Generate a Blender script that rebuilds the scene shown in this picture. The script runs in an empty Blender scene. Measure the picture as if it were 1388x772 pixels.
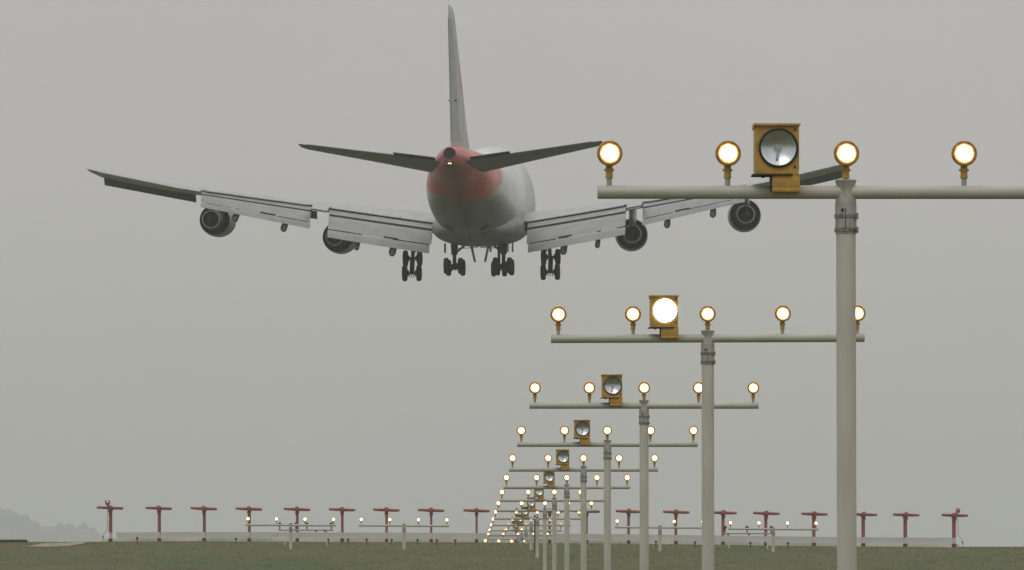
import bpy, bmesh, math, random
from mathutils import Vector, Matrix, noise
random.seed(7)
R = math.radians
S = bpy.context.scene
COL = S.collection

# ---------------------------------------------------------------- camera
F = 8230.0                                   # focal length in photo pixels (photo 1388 x 772)
CZ = 1.6
YAW = math.atan(55.2/F); PITCH = math.atan(411.4/F)
cd = bpy.data.cameras.new('camera'); cam = bpy.data.objects.new('camera', cd); COL.objects.link(cam)
cd.sensor_width = 36; cd.sensor_fit = 'HORIZONTAL'; cd.lens = F/1388*36
cd.clip_start = 1; cd.clip_end = 20000
cam.location = (0, 0, CZ); cam.rotation_euler = (math.pi/2 + PITCH, 0, -YAW)
S.camera = cam
fw = Vector((math.sin(YAW)*math.cos(PITCH), math.cos(YAW)*math.cos(PITCH), math.sin(PITCH)))
rt = Vector((math.cos(YAW), -math.sin(YAW), 0)); up = rt.cross(fw)
def ray(px, py): return fw + rt*((px-694)/F) + up*((386-py)/F)
def P(px, py, d):
    v = ray(px, py); return Vector((0, 0, CZ)) + v*(d/v.y)

# ---------------------------------------------------------------- sky, sun, exposure
SUN_EL, SUN_AZ = 52, 205                    # a high sun behind thick overcast, from behind and left of the camera
w = bpy.data.worlds.new('World'); S.world = w; w.use_nodes = True
nt = w.node_tree; nt.nodes.clear()
def N(t, typ, **k):
    n = t.nodes.new(typ)
    for a, b in k.items(): setattr(n, a, b)
    return n
sky = N(nt, 'ShaderNodeTexSky', sky_type='NISHITA'); sky.sun_disc = False
sky.sun_elevation = R(SUN_EL); sky.sun_rotation = R(SUN_AZ); sky.dust_density = 4; sky.air_density = 1
tc = N(nt, 'ShaderNodeTexCoord'); sp = N(nt, 'ShaderNodeSeparateXYZ'); nt.links.new(tc.outputs['Generated'], sp.inputs[0])
ramp = N(nt, 'ShaderNodeValToRGB'); nt.links.new(sp.outputs['Z'], ramp.inputs[0])
e = ramp.color_ramp.elements
e[0].position = 0.0;  e[0].color = (0.443, 0.434, 0.392, 1)
e[1].position = 1.0;  e[1].color = (0.94, 0.93, 0.88, 1)
for p_, c_ in ((0.02, (0.458, 0.448, 0.412, 1)), (0.05, (0.482, 0.470, 0.442, 1)), (0.09, (0.500, 0.487, 0.474, 1)), (0.3, (0.63, 0.62, 0.60, 1))):
    x_ = e.new(p_); x_.color = c_
cn = N(nt, 'ShaderNodeTexNoise'); cn.inputs['Scale'].default_value = 9; cn.inputs['Detail'].default_value = 3
mp = N(nt, 'ShaderNodeMapping'); mp.inputs['Scale'].default_value = (1, 1, 2.5)
nt.links.new(tc.outputs['Generated'], mp.inputs[0]); nt.links.new(mp.outputs[0], cn.inputs['Vector'])
cm = N(nt, 'ShaderNodeMapRange'); cm.inputs['To Min'].default_value = 0.955; cm.inputs['To Max'].default_value = 1.045
nt.links.new(cn.outputs['Fac'], cm.inputs['Value'])
vm = N(nt, 'ShaderNodeVectorMath', operation='SCALE'); nt.links.new(ramp.outputs[0], vm.inputs[0]); nt.links.new(cm.outputs[0], vm.inputs['Scale'])
bg1 = N(nt, 'ShaderNodeBackground'); bg1.inputs[1].default_value = 0.05; nt.links.new(sky.outputs[0], bg1.inputs[0])
bg2 = N(nt, 'ShaderNodeBackground'); bg2.inputs[1].default_value = 1.0; nt.links.new(vm.outputs[0], bg2.inputs[0])
mx = N(nt, 'ShaderNodeMixShader'); mx.inputs[0].default_value = 0.96        # the overcast layer hides the clear sky
wo = N(nt, 'ShaderNodeOutputWorld')
nt.links.new(bg1.outputs[0], mx.inputs[1]); nt.links.new(bg2.outputs[0], mx.inputs[2]); nt.links.new(mx.outputs[0], wo.inputs[0])

sl = bpy.data.lights.new('sun', 'SUN'); sl.energy = 0.5; sl.angle = R(30); sl.color = (1, 0.96, 0.9)
so = bpy.data.objects.new('sun', sl); COL.objects.link(so)
sdir = Vector((math.sin(R(SUN_AZ))*math.cos(R(SUN_EL)), math.cos(R(SUN_AZ))*math.cos(R(SUN_EL)), math.sin(R(SUN_EL))))
so.rotation_euler = sdir.to_track_quat('Z', 'Y').to_euler()
S.view_settings.view_transform = 'Standard'; S.view_settings.look = 'None'
S.view_settings.exposure = 0; S.view_settings.gamma = 1
S.cycles.max_bounces = 6; S.cycles.volume_bounces = 1; S.cycles.diffuse_bounces = 3
S.cycles.use_denoising = True

# ---------------------------------------------------------------- materials
def mat(name, col, rough=0.6, metal=0.0, col2=None, scale=4.0, vec=(1, 1, 1), bump=0.0, detail=4, lo=0.35, hi=0.65, spec=0.5):
    m = bpy.data.materials.new(name); m.use_nodes = True; t = m.node_tree; b = t.nodes['Principled BSDF']
    b.inputs['Roughness'].default_value = rough; b.inputs['Metallic'].default_value = metal
    b.inputs['Specular IOR Level'].default_value = spec
    tc = N(t, 'ShaderNodeTexCoord'); mp = N(t, 'ShaderNodeMapping'); mp.inputs['Scale'].default_value = vec
    nz = N(t, 'ShaderNodeTexNoise'); nz.inputs['Scale'].default_value = scale; nz.inputs['Detail'].default_value = detail
    t.links.new(tc.outputs['Object'], mp.inputs[0]); t.links.new(mp.outputs[0], nz.inputs['Vector'])
    r = N(t, 'ShaderNodeValToRGB'); r.color_ramp.elements[0].position = lo; r.color_ramp.elements[1].position = hi
    c2 = col2 or tuple(c*0.85 for c in col)
    r.color_ramp.elements[0].color = (*c2, 1); r.color_ramp.elements[1].color = (*col, 1)
    t.links.new(nz.outputs['Fac'], r.inputs[0]); t.links.new(r.outputs[0], b.inputs['Base Color'])
    if bump:
        bn = N(t, 'ShaderNodeBump'); bn.inputs['Strength'].default_value = bump; bn.inputs['Distance'].default_value = 0.01
        t.links.new(nz.outputs['Fac'], bn.inputs['Height']); t.links.new(bn.outputs[0], b.inputs['Normal'])
    return m
M = {}
M['pole'] = mat('weathered_cream_paint', (0.53, 0.52, 0.45), 0.45, col2=(0.44, 0.415, 0.345), scale=3, vec=(2, 2, 0.4), lo=0.25, hi=0.6)
M['bar'] = mat('cream_bar_paint', (0.50, 0.49, 0.425), 0.4, col2=(0.40, 0.385, 0.325), scale=4, vec=(0.6, 3, 3), lo=0.25, hi=0.6)
M['collar'] = mat('dull_galvanised_collar', (0.42, 0.42, 0.38), 0.5, 0.1, col2=(0.31, 0.305, 0.275), scale=14, vec=(1, 1, 0.5))
M['clamp'] = mat('grey_steel_clamp', (0.30, 0.30, 0.27), 0.45, 0.5, col2=(0.15, 0.14, 0.12), scale=25)
M['yellow'] = mat('faded_yellow_paint', (0.52, 0.31, 0.055), 0.45, col2=(0.36, 0.21, 0.045), scale=9, lo=0.3, hi=0.6)
M['brownring'] = mat('amber_bezel', (0.46, 0.27, 0.07), 0.4, col2=(0.30, 0.17, 0.045), scale=20)
M['dark'] = mat('black_rubber', (0.022, 0.022, 0.024), 0.6)
M['tyre'] = mat('tyre_rubber', (0.014, 0.018, 0.024), 0.8, scale=6)
M['gear'] = mat('landing_gear_steel', (0.022, 0.027, 0.036), 0.5, 0.2, scale=5)
M['geardoor'] = mat('gear_door_paint', (0.12, 0.12, 0.12), 0.5)
M['alu'] = mat('light_grey_wing_skin', (0.44, 0.455, 0.48), 0.35, 0.1, col2=(0.35, 0.365, 0.385), scale=1.2, vec=(1, 0.4, 1), lo=0.3, hi=0.7)
M['flap'] = mat('flap_skin', (0.40, 0.41, 0.42), 0.4, 0.1, col2=(0.31, 0.315, 0.325), scale=1.3, vec=(0.15, 1.4, 1.4), lo=0.3, hi=0.7)
M['flapdark'] = mat('dark_gap_fill', (0.03, 0.03, 0.032), 0.6)  # near-black; in the flap gaps this colour stands in for shade
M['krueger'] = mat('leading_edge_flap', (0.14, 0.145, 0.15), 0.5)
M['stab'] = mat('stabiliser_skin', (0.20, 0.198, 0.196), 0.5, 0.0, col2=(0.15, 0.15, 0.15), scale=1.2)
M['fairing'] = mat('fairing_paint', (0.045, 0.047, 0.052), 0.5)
M['fin'] = mat('fin_paint', (0.52, 0.53, 0.51), 0.45, col2=(0.38, 0.39, 0.38), scale=1.0, vec=(1, 1, 0.3))
M['nacelle'] = mat('nacelle_paint', (0.38, 0.385, 0.385), 0.35, col2=(0.29, 0.295, 0.30), scale=2)
M['duct'] = mat('fan_duct_lining', (0.028, 0.031, 0.038), 0.5, 0.2)
M['corecowl'] = mat('core_cowl_metal', (0.10, 0.105, 0.115), 0.4, 0.4, scale=3)
M['lip'] = mat('bright_nozzle_lip', (0.62, 0.65, 0.66), 0.4, 0.3)
M['red'] = mat('red_antenna_paint', (0.36, 0.095, 0.068), 0.6, col2=(0.27, 0.068, 0.05), scale=8)
M['redwhite'] = mat('white_post_band', (0.62, 0.60, 0.56), 0.5)
M['redfoot'] = mat('dark_red_foot', (0.10, 0.03, 0.022), 0.6)
M['screen'] = mat('pale_grey_screen', (0.63, 0.64, 0.62), 0.6, col2=(0.56, 0.57, 0.56), scale=0.6, vec=(1, 1, 6))
M['screenlow'] = mat('cream_base_rail', (0.72, 0.71, 0.60), 0.6, col2=(0.50, 0.50, 0.43), scale=0.35)
M['unlit'] = mat('unlit_fitting', (0.06, 0.055, 0.045), 0.6)
M['cable'] = mat('grey_cable', (0.10, 0.10, 0.11), 0.6)
M['brownpost'] = mat('oxide_red_post', (0.16, 0.05, 0.045), 0.6)
M['sand'] = mat('pale_gravel', (0.29, 0.27, 0.21), 0.9, col2=(0.20, 0.18, 0.14), scale=0.8, vec=(1, 0.1, 1))
M['asphalt'] = mat('asphalt', (0.05, 0.05, 0.05), 0.85, scale=1)
M['wood'] = mat('forest', (0.065, 0.085, 0.075), 0.9, col2=(0.04, 0.055, 0.05), scale=0.05)
M['reflector'] = mat('silvered_reflector', (0.80, 0.81, 0.83), 0.30, 1.0, col2=(0.62, 0.63, 0.66), scale=9)
M['tube'] = mat('flash_tube', (0.55, 0.55, 0.57), 0.2)

def glass():
    m = bpy.data.materials.new('clear_glass'); m.use_nodes = True; b = m.node_tree.nodes['Principled BSDF']
    b.inputs['Base Color'].default_value = (0.95, 0.97, 0.97, 1); b.inputs['Roughness'].default_value = 0.03
    b.inputs['Transmission Weight'].default_value = 1; b.inputs['IOR'].default_value = 1.05
    return m
M['glass'] = glass()
def lamp_mat(name, core, edge, score, sedge, r):
    m = bpy.data.materials.new(name); m.use_nodes = True; t = m.node_tree; t.nodes.clear()
    tc = N(t, 'ShaderNodeTexCoord'); ln = N(t, 'ShaderNodeVectorMath', operation='LENGTH')
    fl = N(t, 'ShaderNodeVectorMath', operation='MULTIPLY'); fl.inputs[1].default_value = (1, 0, 1)
    t.links.new(tc.outputs['Object'], fl.inputs[0]); t.links.new(fl.outputs[0], ln.inputs[0])
    mr = N(t, 'ShaderNodeMapRange'); mr.inputs['From Min'].default_value = r*0.50; mr.inputs['From Max'].default_value = r*0.98
    t.links.new(ln.outputs['Value'], mr.inputs['Value'])
    # the beads of the pressed-glass lens break up the rim of the light
    nz = N(t, 'ShaderNodeTexNoise'); nz.inputs['Scale'].default_value = 60/ (r/0.08); t.links.new(tc.outputs['Object'], nz.inputs['Vector'])
    ad = N(t, 'ShaderNodeMath', operation='MULTIPLY_ADD'); ad.inputs[1].default_value = 0.9; ad.inputs[2].default_value = -0.45
    t.links.new(nz.outputs['Fac'], ad.inputs[0])
    a2 = N(t, 'ShaderNodeMath', operation='ADD', use_clamp=True); t.links.new(mr.outputs[0], a2.inputs[0]); sc_ = N(t, 'ShaderNodeMath', operation='MULTIPLY'); t.links.new(ad.outputs[0], sc_.inputs[0]); t.links.new(mr.outputs[0], sc_.inputs[1]); t.links.new(sc_.outputs[0], a2.inputs[1])
    mc = N(t, 'ShaderNodeMix', data_type='RGBA'); t.links.new(a2.outputs[0], mc.inputs[0])
    mc.inputs[6].default_value = (*[c*score for c in core], 1); mc.inputs[7].default_value = (*[c*sedge for c in edge], 1)
    em = N(t, 'ShaderNodeEmission'); t.links.new(mc.outputs[2], em.inputs[0]); o = N(t, 'ShaderNodeOutputMaterial')
    t.links.new(em.outputs[0], o.inputs[0])
    try: m.cycles.emission_sampling = 'NONE'
    except Exception: pass
    return m
M['lamp'] = lamp_mat('lit_tungsten_lens', (1, 0.76, 0.42), (1, 0.42, 0.10), 6.0, 1.2, 0.083)
M['flash'] = lamp_mat('flashing_lens', (1, 0.98, 0.95), (1, 0.95, 0.9), 40, 14, 0.16)
M['navlight'] = lamp_mat('tail_light', (1, 0.66, 0.38), (1, 0.4, 0.2), 2.6, 2, 0.12)

def grass_mat():
    m = bpy.data.materials.new('winter_grass'); m.use_nodes = True; t = m.node_tree; b = t.nodes['Principled BSDF']
    b.inputs['Roughness'].default_value = 0.95; b.inputs['Specular IOR Level'].default_value = 0.1
    tc = N(t, 'ShaderNodeTexCoord')
    def nz(vec, sc, det=4):
        mp = N(t, 'ShaderNodeMapping'); mp.inputs['Scale'].default_value = vec
        n = N(t, 'ShaderNodeTexNoise'); n.inputs['Scale'].default_value = sc; n.inputs['Detail'].default_value = det
        t.links.new(tc.outputs['Object'], mp.inputs[0]); t.links.new(mp.outputs[0], n.inputs['Vector']); return n
    a = nz((0.09, 0.03, 1), 1.0, 3); r1 = N(t, 'ShaderNodeValToRGB')
    r1.color_ramp.elements[0].position = 0.36; r1.color_ramp.elements[1].position = 0.62
    r1.color_ramp.elements[0].color = (0.088, 0.110, 0.054, 1); r1.color_ramp.elements[1].color = (0.122, 0.116, 0.066, 1)
    t.links.new(a.outputs['Fac'], r1.inputs[0])
    c = nz((1.2, 0.22, 1), 1.0, 5); r2 = N(t, 'ShaderNodeValToRGB')
    r2.color_ramp.elements[0].position = 0.3; r2.color_ramp.elements[1].position = 0.7
    r2.color_ramp.elements[0].color = (0.80, 0.82, 0.78, 1); r2.color_ramp.elements[1].color = (1.16, 1.13, 1.12, 1)
    t.links.new(c.outputs['Fac'], r2.inputs[0])
    mm = N(t, 'ShaderNodeMix', data_type='RGBA', blend_type='MULTIPLY'); mm.inputs[0].default_value = 1
    t.links.new(r1.outputs[0], mm.inputs[6]); t.links.new(r2.outputs[0], mm.inputs[7])
    t.links.new(mm.outputs[2], b.inputs['Base Color'])
    return m
M['grass'] = grass_mat()
M['blade'] = mat('grass_blades', (0.25, 0.25, 0.125), 0.9, col2=(0.19, 0.215, 0.10), scale=0.5, spec=0.1)

def fus_mat():
    m = bpy.data.materials.new('fuselage_paint'); m.use_nodes = True; t = m.node_tree; b = t.nodes['Principled BSDF']
    b.inputs['Roughness'].default_value = 0.38
    tc = N(t, 'ShaderNodeTexCoord'); s = N(t, 'ShaderNodeSeparateXYZ'); t.links.new(tc.outputs['Object'], s.inputs[0])
    nz = N(t, 'ShaderNodeTexNoise'); nz.inputs['Scale'].default_value = 0.35; nz.inputs['Detail'].default_value = 5
    mp = N(t, 'ShaderNodeMapping'); mp.inputs['Scale'].default_value = (1, 0.25, 1)
    t.links.new(tc.outputs['Object'], mp.inputs[0]); t.links.new(mp.outputs[0], nz.inputs['Vector'])
    def math_(op, a, b_=None, c=None, clamp=False):
        n = N(t, 'ShaderNodeMath', operation=op, use_clamp=clamp)
        for i, v in enumerate((a, b_, c)):
            if v is None: continue
            if isinstance(v, (int, float)): n.inputs[i].default_value = v
            else: t.links.new(v, n.inputs[i])
        return n.outputs[0]
    # red wherever Y < -24.5 + (z-5.5)*2.6 : the red of the tail sweeps forward towards the top
    zz = math_('SUBTRACT', s.outputs['Z'], 5.6); lim = math_('MULTIPLY_ADD', zz, 3.1, -25.2)
    wob = math_('MULTIPLY_ADD', nz.outputs['Fac'], 9.0, -4.5)
    dd = math_('SUBTRACT', math_('ADD', lim, wob), s.outputs['Y'])
    red = math_('MULTIPLY', dd, 0.45, None, True)
    n2 = N(t, 'ShaderNodeTexNoise'); n2.inputs['Scale'].default_value = 0.28; n2.inputs['Detail'].default_value = 3; t.links.new(tc.outputs['Object'], n2.inputs['Vector'])
    pm = N(t, 'ShaderNodeMapRange'); pm.inputs['From Min'].default_value = 0.36; pm.inputs['From Max'].default_value = 0.56; pm.inputs['To Min'].default_value = 0.78; pm.inputs['To Max'].default_value = 1.0
    t.links.new(n2.outputs['Fac'], pm.inputs['Value']); red = math_('MULTIPLY', red, pm.outputs[0])
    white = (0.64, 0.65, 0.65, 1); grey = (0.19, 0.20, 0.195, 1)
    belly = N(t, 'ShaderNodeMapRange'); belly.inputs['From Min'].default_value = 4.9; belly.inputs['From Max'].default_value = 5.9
    t.links.new(math_('ADD', s.outputs['Z'], math_('MULTIPLY_ADD', s.outputs['Y'], 0.09, 0.9)), belly.inputs['Value'])  # grey belly paint, carried higher aft so its colour adds underside shade
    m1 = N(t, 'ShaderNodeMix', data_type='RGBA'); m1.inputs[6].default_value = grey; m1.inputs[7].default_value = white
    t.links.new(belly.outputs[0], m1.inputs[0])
    m2 = N(t, 'ShaderNodeMix', data_type='RGBA'); m2.inputs[7].default_value = (0.60, 0.085, 0.065, 1)
    t.links.new(red, m2.inputs[0]); t.links.new(m1.outputs[2], m2.inputs[6])
    # sooty streak along the keel of the tail (dirt, keeps its own place)
    ax = math_('ABSOLUTE', s.outputs['X']); k = math_('SUBTRACT', 1.0, math_('MULTIPLY', ax, 0.85), None, True)
    k2 = math_('MULTIPLY', k, math_('LESS_THAN', s.outputs['Z'], 8.6)); k3 = math_('MULTIPLY', k2, math_('LESS_THAN', s.outputs['Y'], -18.0))
    st = math_('MULTIPLY', k3, math_('MULTIPLY_ADD', nz.outputs['Fac'], 1.2, 0.1), None, True)
    m3 = N(t, 'ShaderNodeMix', data_type='RGBA'); m3.inputs[7].default_value = (0.05, 0.052, 0.055, 1)
    t.links.new(st, m3.inputs[0]); t.links.new(m2.outputs[2], m3.inputs[6])
    r = N(t, 'ShaderNodeValToRGB'); r.color_ramp.elements[0].color = (0.72, 0.72, 0.70, 1); r.color_ramp.elements[1].color = (1.05, 1.05, 1.05, 1)
    r.color_ramp.elements[0].position = 0.3; r.color_ramp.elements[1].position = 0.6
    t.links.new(nz.outputs['Fac'], r.inputs[0])
    m4 = N(t, 'ShaderNodeMix', data_type='RGBA', blend_type='MULTIPLY'); m4.inputs[0].default_value = 1
    t.links.new(m3.outputs[2], m4.inputs[6]); t.links.new(r.outputs[0], m4.inputs[7]); fr = math_('FRACT', math_('MULTIPLY', s.outputs['Y'], 0.37)); ln_ = math_('LESS_THAN', fr, 0.03)
    fz = math_('FRACT', math_('MULTIPLY', s.outputs['Z'], 0.55)); lz = math_('LESS_THAN', fz, 0.02)
    jn = math_('MULTIPLY', math_('MAXIMUM', ln_, lz), 0.35)
    m5 = N(t, 'ShaderNodeMix', data_type='RGBA'); m5.inputs[7].default_value = (0.05, 0.05, 0.05, 1)
    t.links.new(jn, m5.inputs[0]); t.links.new(m4.outputs[2], m5.inputs[6]); t.links.new(m5.outputs[2], b.inputs['Base Color'])
    return m
M['fus'] = fus_mat()

# ---------------------------------------------------------------- mesh and scene helpers
class MB:
    def __init__(s): s.v = []; s.f = []; s.m = []
    def add(s, vs, fs, mi=0):
        o = len(s.v); s.v += [tuple(v) for v in vs]; s.f += [tuple(i+o for i in f) for f in fs]; s.m += [mi]*len(fs); return s
    def box(s, c, d, rot=None, mi=0):
        vs = [Vector((x*d[0]/2, y*d[1]/2, z*d[2]/2)) for x in (-1, 1) for y in (-1, 1) for z in (-1, 1)]
        if rot: vs = [rot @ v for v in vs]
        return s.add([v+Vector(c) for v in vs], [(0,1,3,2),(4,6,7,5),(0,4,5,1),(2,3,7,6),(0,2,6,4),(1,5,7,3)], mi)
    def tube(s, p0, p1, r0, r1=None, n=16, caps=True, mi=0):
        p0, p1 = Vector(p0), Vector(p1); r1 = r0 if r1 is None else r1
        q = (p1-p0).to_track_quat('Z', 'Y'); vs = []
        for p, r in ((p0, r0), (p1, r1)):
            for i in range(n):
                a = 2*math.pi*i/n; vs.append(p + q @ Vector((r*math.cos(a), r*math.sin(a), 0)))
        fs = [(i, (i+1) % n, n+(i+1) % n, n+i) for i in range(n)]
        if caps: fs += [tuple(range(n))[::-1], tuple(range(n, 2*n))]
        return s.add(vs, fs, mi)
    def lathe(s, prof, c=(0, 0, 0), axis=(0, 1, 0), n=32, mi=0, open_=True):
        # prof = [(t along axis, radius)]
        c = Vector(c); q = Vector(axis).to_track_quat('Z', 'Y'); vs = []
        for t, r in prof:
            for i in range(n):
                a = 2*math.pi*i/n; vs.append(c + q @ Vector((r*math.cos(a), r*math.sin(a), t)))
        fs = []
        for j in range(len(prof)-1):
            for i in range(n): fs.append((j*n+i, j*n+(i+1) % n, (j+1)*n+(i+1) % n, (j+1)*n+i))
        if not open_: fs += [tuple(range(n))[::-1], tuple(range((len(prof)-1)*n, len(prof)*n))]
        return s.add(vs, fs, mi)
    def loft(s, secs, caps=True, mi=0):
        n = len(secs[0]); vs = [v for sec in secs for v in sec]; fs = []
        for j in range(len(secs)-1):
            for i in range(n): fs.append((j*n+i, j*n+(i+1) % n, (j+1)*n+(i+1) % n, (j+1)*n+i))
        if caps: fs += [tuple(range(n))[::-1], tuple(range((len(secs)-1)*n, len(secs)*n))]
        return s.add(vs, fs, mi)
    def build(s, name, m, parent=None, smooth=True, bevel=0.0, ang=35):
        me = bpy.data.meshes.new(name); me.from_pydata(s.v, [], s.f)
        for mm in (m if isinstance(m, (list, tuple)) else [m]): me.materials.append(mm)
        for p, i in zip(me.polygons, s.m): p.material_index = i
        bm = bmesh.new(); bm.from_mesh(me)
        bmesh.ops.remove_doubles(bm, verts=bm.verts, dist=1e-5)
        if bevel: bmesh.ops.bevel(bm, geom=[e for e in bm.edges if e.is_manifold and e.calc_face_angle(0) > R(40)], offset=bevel, segments=2, affect='EDGES', profile=0.5)
        bmesh.ops.recalc_face_normals(bm, faces=bm.faces)
        for f_ in bm.faces: f_.smooth = smooth
        for e_ in bm.edges:
            if smooth and e_.is_manifold and e_.calc_face_angle(0) > R(ang): e_.smooth = False
        bm.to_mesh(me); bm.free()
        o = bpy.data.objects.new(name, me); COL.objects.link(o)
        if parent: o.parent = parent
        return o
def tag(o, label=None, cat=None, group=None, kind=None):
    for k, v in (('label', label), ('category', cat), ('group', group), ('kind', kind)):
        if v: o[k] = v
    return o
def empty(name, loc, label, cat, group=None, rot=(0, 0, 0)):
    o = bpy.data.objects.new(name, None); COL.objects.link(o); o.location = loc; o.rotation_euler = rot; o.empty_display_size = 0.3
    return tag(o, label, cat, group)
KIDS = {}
def copy_part(src, parent, offset=(0, 0, 0)):
    c = src.copy(); COL.objects.link(c); c.parent = parent; c.location = src.location + Vector(offset)
    for ch in [o for o in src.children]: copy_part(ch, c)
    return c
def lerp(a, b, t): return a+(b-a)*t
def interp(tab, x):
    if x <= tab[0][0]: return tab[0][1]
    for (x0, y0), (x1, y1) in zip(tab, tab[1:]):
        if x <= x1: return lerp(y0, y1, (x-x0)/(x1-x0))
    return tab[-1][1]

# ---------------------------------------------------------------- ground: low at the camera, rising to the runway
PROF = [(-400, 0), (0, 0), (60, 0.35), (150, 1.15), (230, 1.85), (261, 2.30), (291, 1.6+1.47), (321, 1.6+2.02), (345, 1.6+2.50),
        (375, 1.6+2.77), (400, 1.6+2.98), (440, 1.6+3.30), (470, 1.6+3.53), (520, 1.6+3.70), (600, 5.45), (12000, 5.45)]
TILT = [(-60, 0.0), (-27, 0.04), (-20, 0.10), (0, 0.02), (5, -0.02), (10, -0.06), (24, -0.24), (32, -0.31), (80, -0.4)]
def gz(x, y):
    z = interp(PROF, y)
    k = min(1, max(0, (y-240)/100)); far = max(0, 1-max(0, y-600)/600)
    return z + interp(TILT, x)*k*far
xs = sorted(set([-4400, -3300, -2500, -1200, -600, -300, -150, -100] + [i*2.0 for i in range(-40, 41)] + [100, 150, 300, 600, 1200, 2500, 4400]))
ys = sorted(set([-400, -200, -60] + list(range(0, 240, 10)) + list(range(240, 480, 3)) + list(range(480, 620, 10)) + [700, 850, 1000, 1200, 1800, 2600, 4000, 6000, 8000, 9900]))
g = MB(); nx = len(xs)
def gj(x, y):
    k = 1 if -80 < x < 80 and 240 < y < 480 else 0
    return gz(x, y) + k*0.035*noise.noise(Vector((x*0.25, y*0.07, 0)))
g.add([(x, y, gj(x, y)) for y in ys for x in xs], [(j*nx+i, j*nx+i+1, (j+1)*nx+i+1, (j+1)*nx+i) for j in range(len(ys)-1) for i in range(nx-1)])
tag(g.build('ground', M['grass']), kind='structure')

# bare sandy access track and the dark pavement edge at the far left
def hit(px, py, lo=262, hi=520):
    d = lo
    while d < hi:
        p = P(px, py, d)
        if p.z <= gz(p.x, p.y): return p
        d += 0.5
    return P(px, py, hi)
tr = MB(); vs = []; cols = 16
for i in range(cols+1):
    px = lerp(34, 116, i/cols)
    top = interp([(34, 741.2), (65, 735.6), (108, 735.0), (116, 734.6)], px); bot = interp([(34, 741.6), (60, 741.4), (90, 740.4), (112, 737.6), (116, 736.6)], px)
    for k in range(4):
        h_ = hit(px, lerp(top, bot, k/3)); vs.append((h_.x, h_.y, gj(h_.x, h_.y)+0.03))
tr.add(vs, [(i*4+k, i*4+k+1, i*4+k+5, i*4+k+4) for i in range(cols) for k in range(3)])
tag(tr.build('track', M['sand']), kind='structure')
rw = MB()   # the runway itself, over the crest
rw.add([(x, y, gz(0, y)+0.012) for y in (520, 600, 900, 1500, 3500) for x in (3.165-22.5, 3.165+22.5)], [(i*2, i*2+1, i*2+3, i*2+2) for i in range(4)])
tag(rw.build('runway', M['asphalt']), kind='structure')
a_ = hit(64, 735.0); b_ = hit(110, 734.6)
ke = MB(); ke.box(((a_.x+b_.x)/2, 398, gz((a_.x+b_.x)/2, 398)+0.10), (b_.x-a_.x, 1.2, 0.2))
o = ke.build('kerb_block', M['asphalt'], bevel=0.03)
o.location = (0, 0, 0); tag(o, 'long dark low kerb lying along the top of the pale sandy track', 'kerb')

# grass tufts that roughen the slope and its skyline
gb = MB(); vs = []; fs = []
for i in range(60000):
    y = random.uniform(258, 475); x = random.uniform(-0.083*y-2, 0.1*y+1)
    if i % 3 == 0: y = random.uniform(330, 470); x = random.uniform(-0.083*y-2, 0.1*y+1)
    z = gj(x, y)-0.02; hgt = random.uniform(0.02, 0.055)*(1.5 if random.random() < 0.06 else 1); a = random.uniform(0, math.pi); wd = random.uniform(0.03, 0.10)
    dx, dy = math.cos(a)*wd, math.sin(a)*wd; k = len(vs)
    lx, ly = random.uniform(-.03, .03), random.uniform(-.03, .03)
    vs += [(x-dx, y-dy, z), (x+dx, y+dy, z), (x+dx*0.3+lx, y+dy*0.3+ly, z+hgt), (x-dx*0.5+lx, y-dy*0.5+ly, z+hgt*0.8)]
    fs.append((k, k+1, k+2, k+3))
gb.add(vs, fs); tag(gb.build('grass', M['blade'], smooth=False), 'short rough grass covering the slope below the runway', 'grass', kind='stuff')

# far wooded hill at the left edge
HX = 8600/F
SK = [(-260, 640), (-120, 668), (-40, 684), (0, 690), (10, 693), (30, 702), (62, 715), (78, 710), (105, 711), (122, 719), (134, 729), (150, 738)]
hb = MB(); vs = []; hx = [(-300+i*10) for i in range(47)]
for j in range(7):
    t = j/6
    for px in hx:
        top = (797.4-interp(SK, px))*HX - 10
        x = (px-638.8)*HX; y = 8250+j*130; z = lerp(5.4, 1.6+max(0, top), math.sin(min(1, t*1.4)*math.pi/2)) if j < 6 else 5.3
        vs.append((x, y, z + 2*noise.noise(Vector((x*.02, y*.02, 0)))))
n_ = len(hx); hb.add(vs, [(j*n_+i, j*n_+i+1, (j+1)*n_+i+1, (j+1)*n_+i) for j in range(6) for i in range(n_-1)])
tag(hb.build('hill', M['wood']), kind='structure')
fb = MB()
ico = bmesh.new(); bmesh.ops.create_icosphere(ico, subdivisions=2, radius=1); iv = [v.co.copy() for v in ico.verts]; iff = [tuple(v.index for v in f.verts) for f in ico.faces]; ico.free()
for i in range(520):
    px = random.uniform(-290, 136); t = random.random(); y = 8300+t*500
    top = (797.4-interp(SK, px))*HX; x = (px-638.8)*HX; r = random.uniform(5, 10)
    z = lerp(8, 1.6+top-r, min(1, t*1.5)**0.6) + random.uniform(-2, 1.5)
    sq = random.uniform(0.9, 1.4)
    fb.add([(x+v.x*r*(1+.35*noise.noise(v*2+Vector((i, 0, 0)))), y+v.y*r, z+v.z*r*sq*(1+.35*noise.noise(v*2.3+Vector((0, i, 0))))) for v in iv], iff)
tag(fb.build('far_wood', M['wood'], smooth=False), 'hazy blue-grey wood on the far hill at the left edge', 'wood', kind='stuff')

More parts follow.
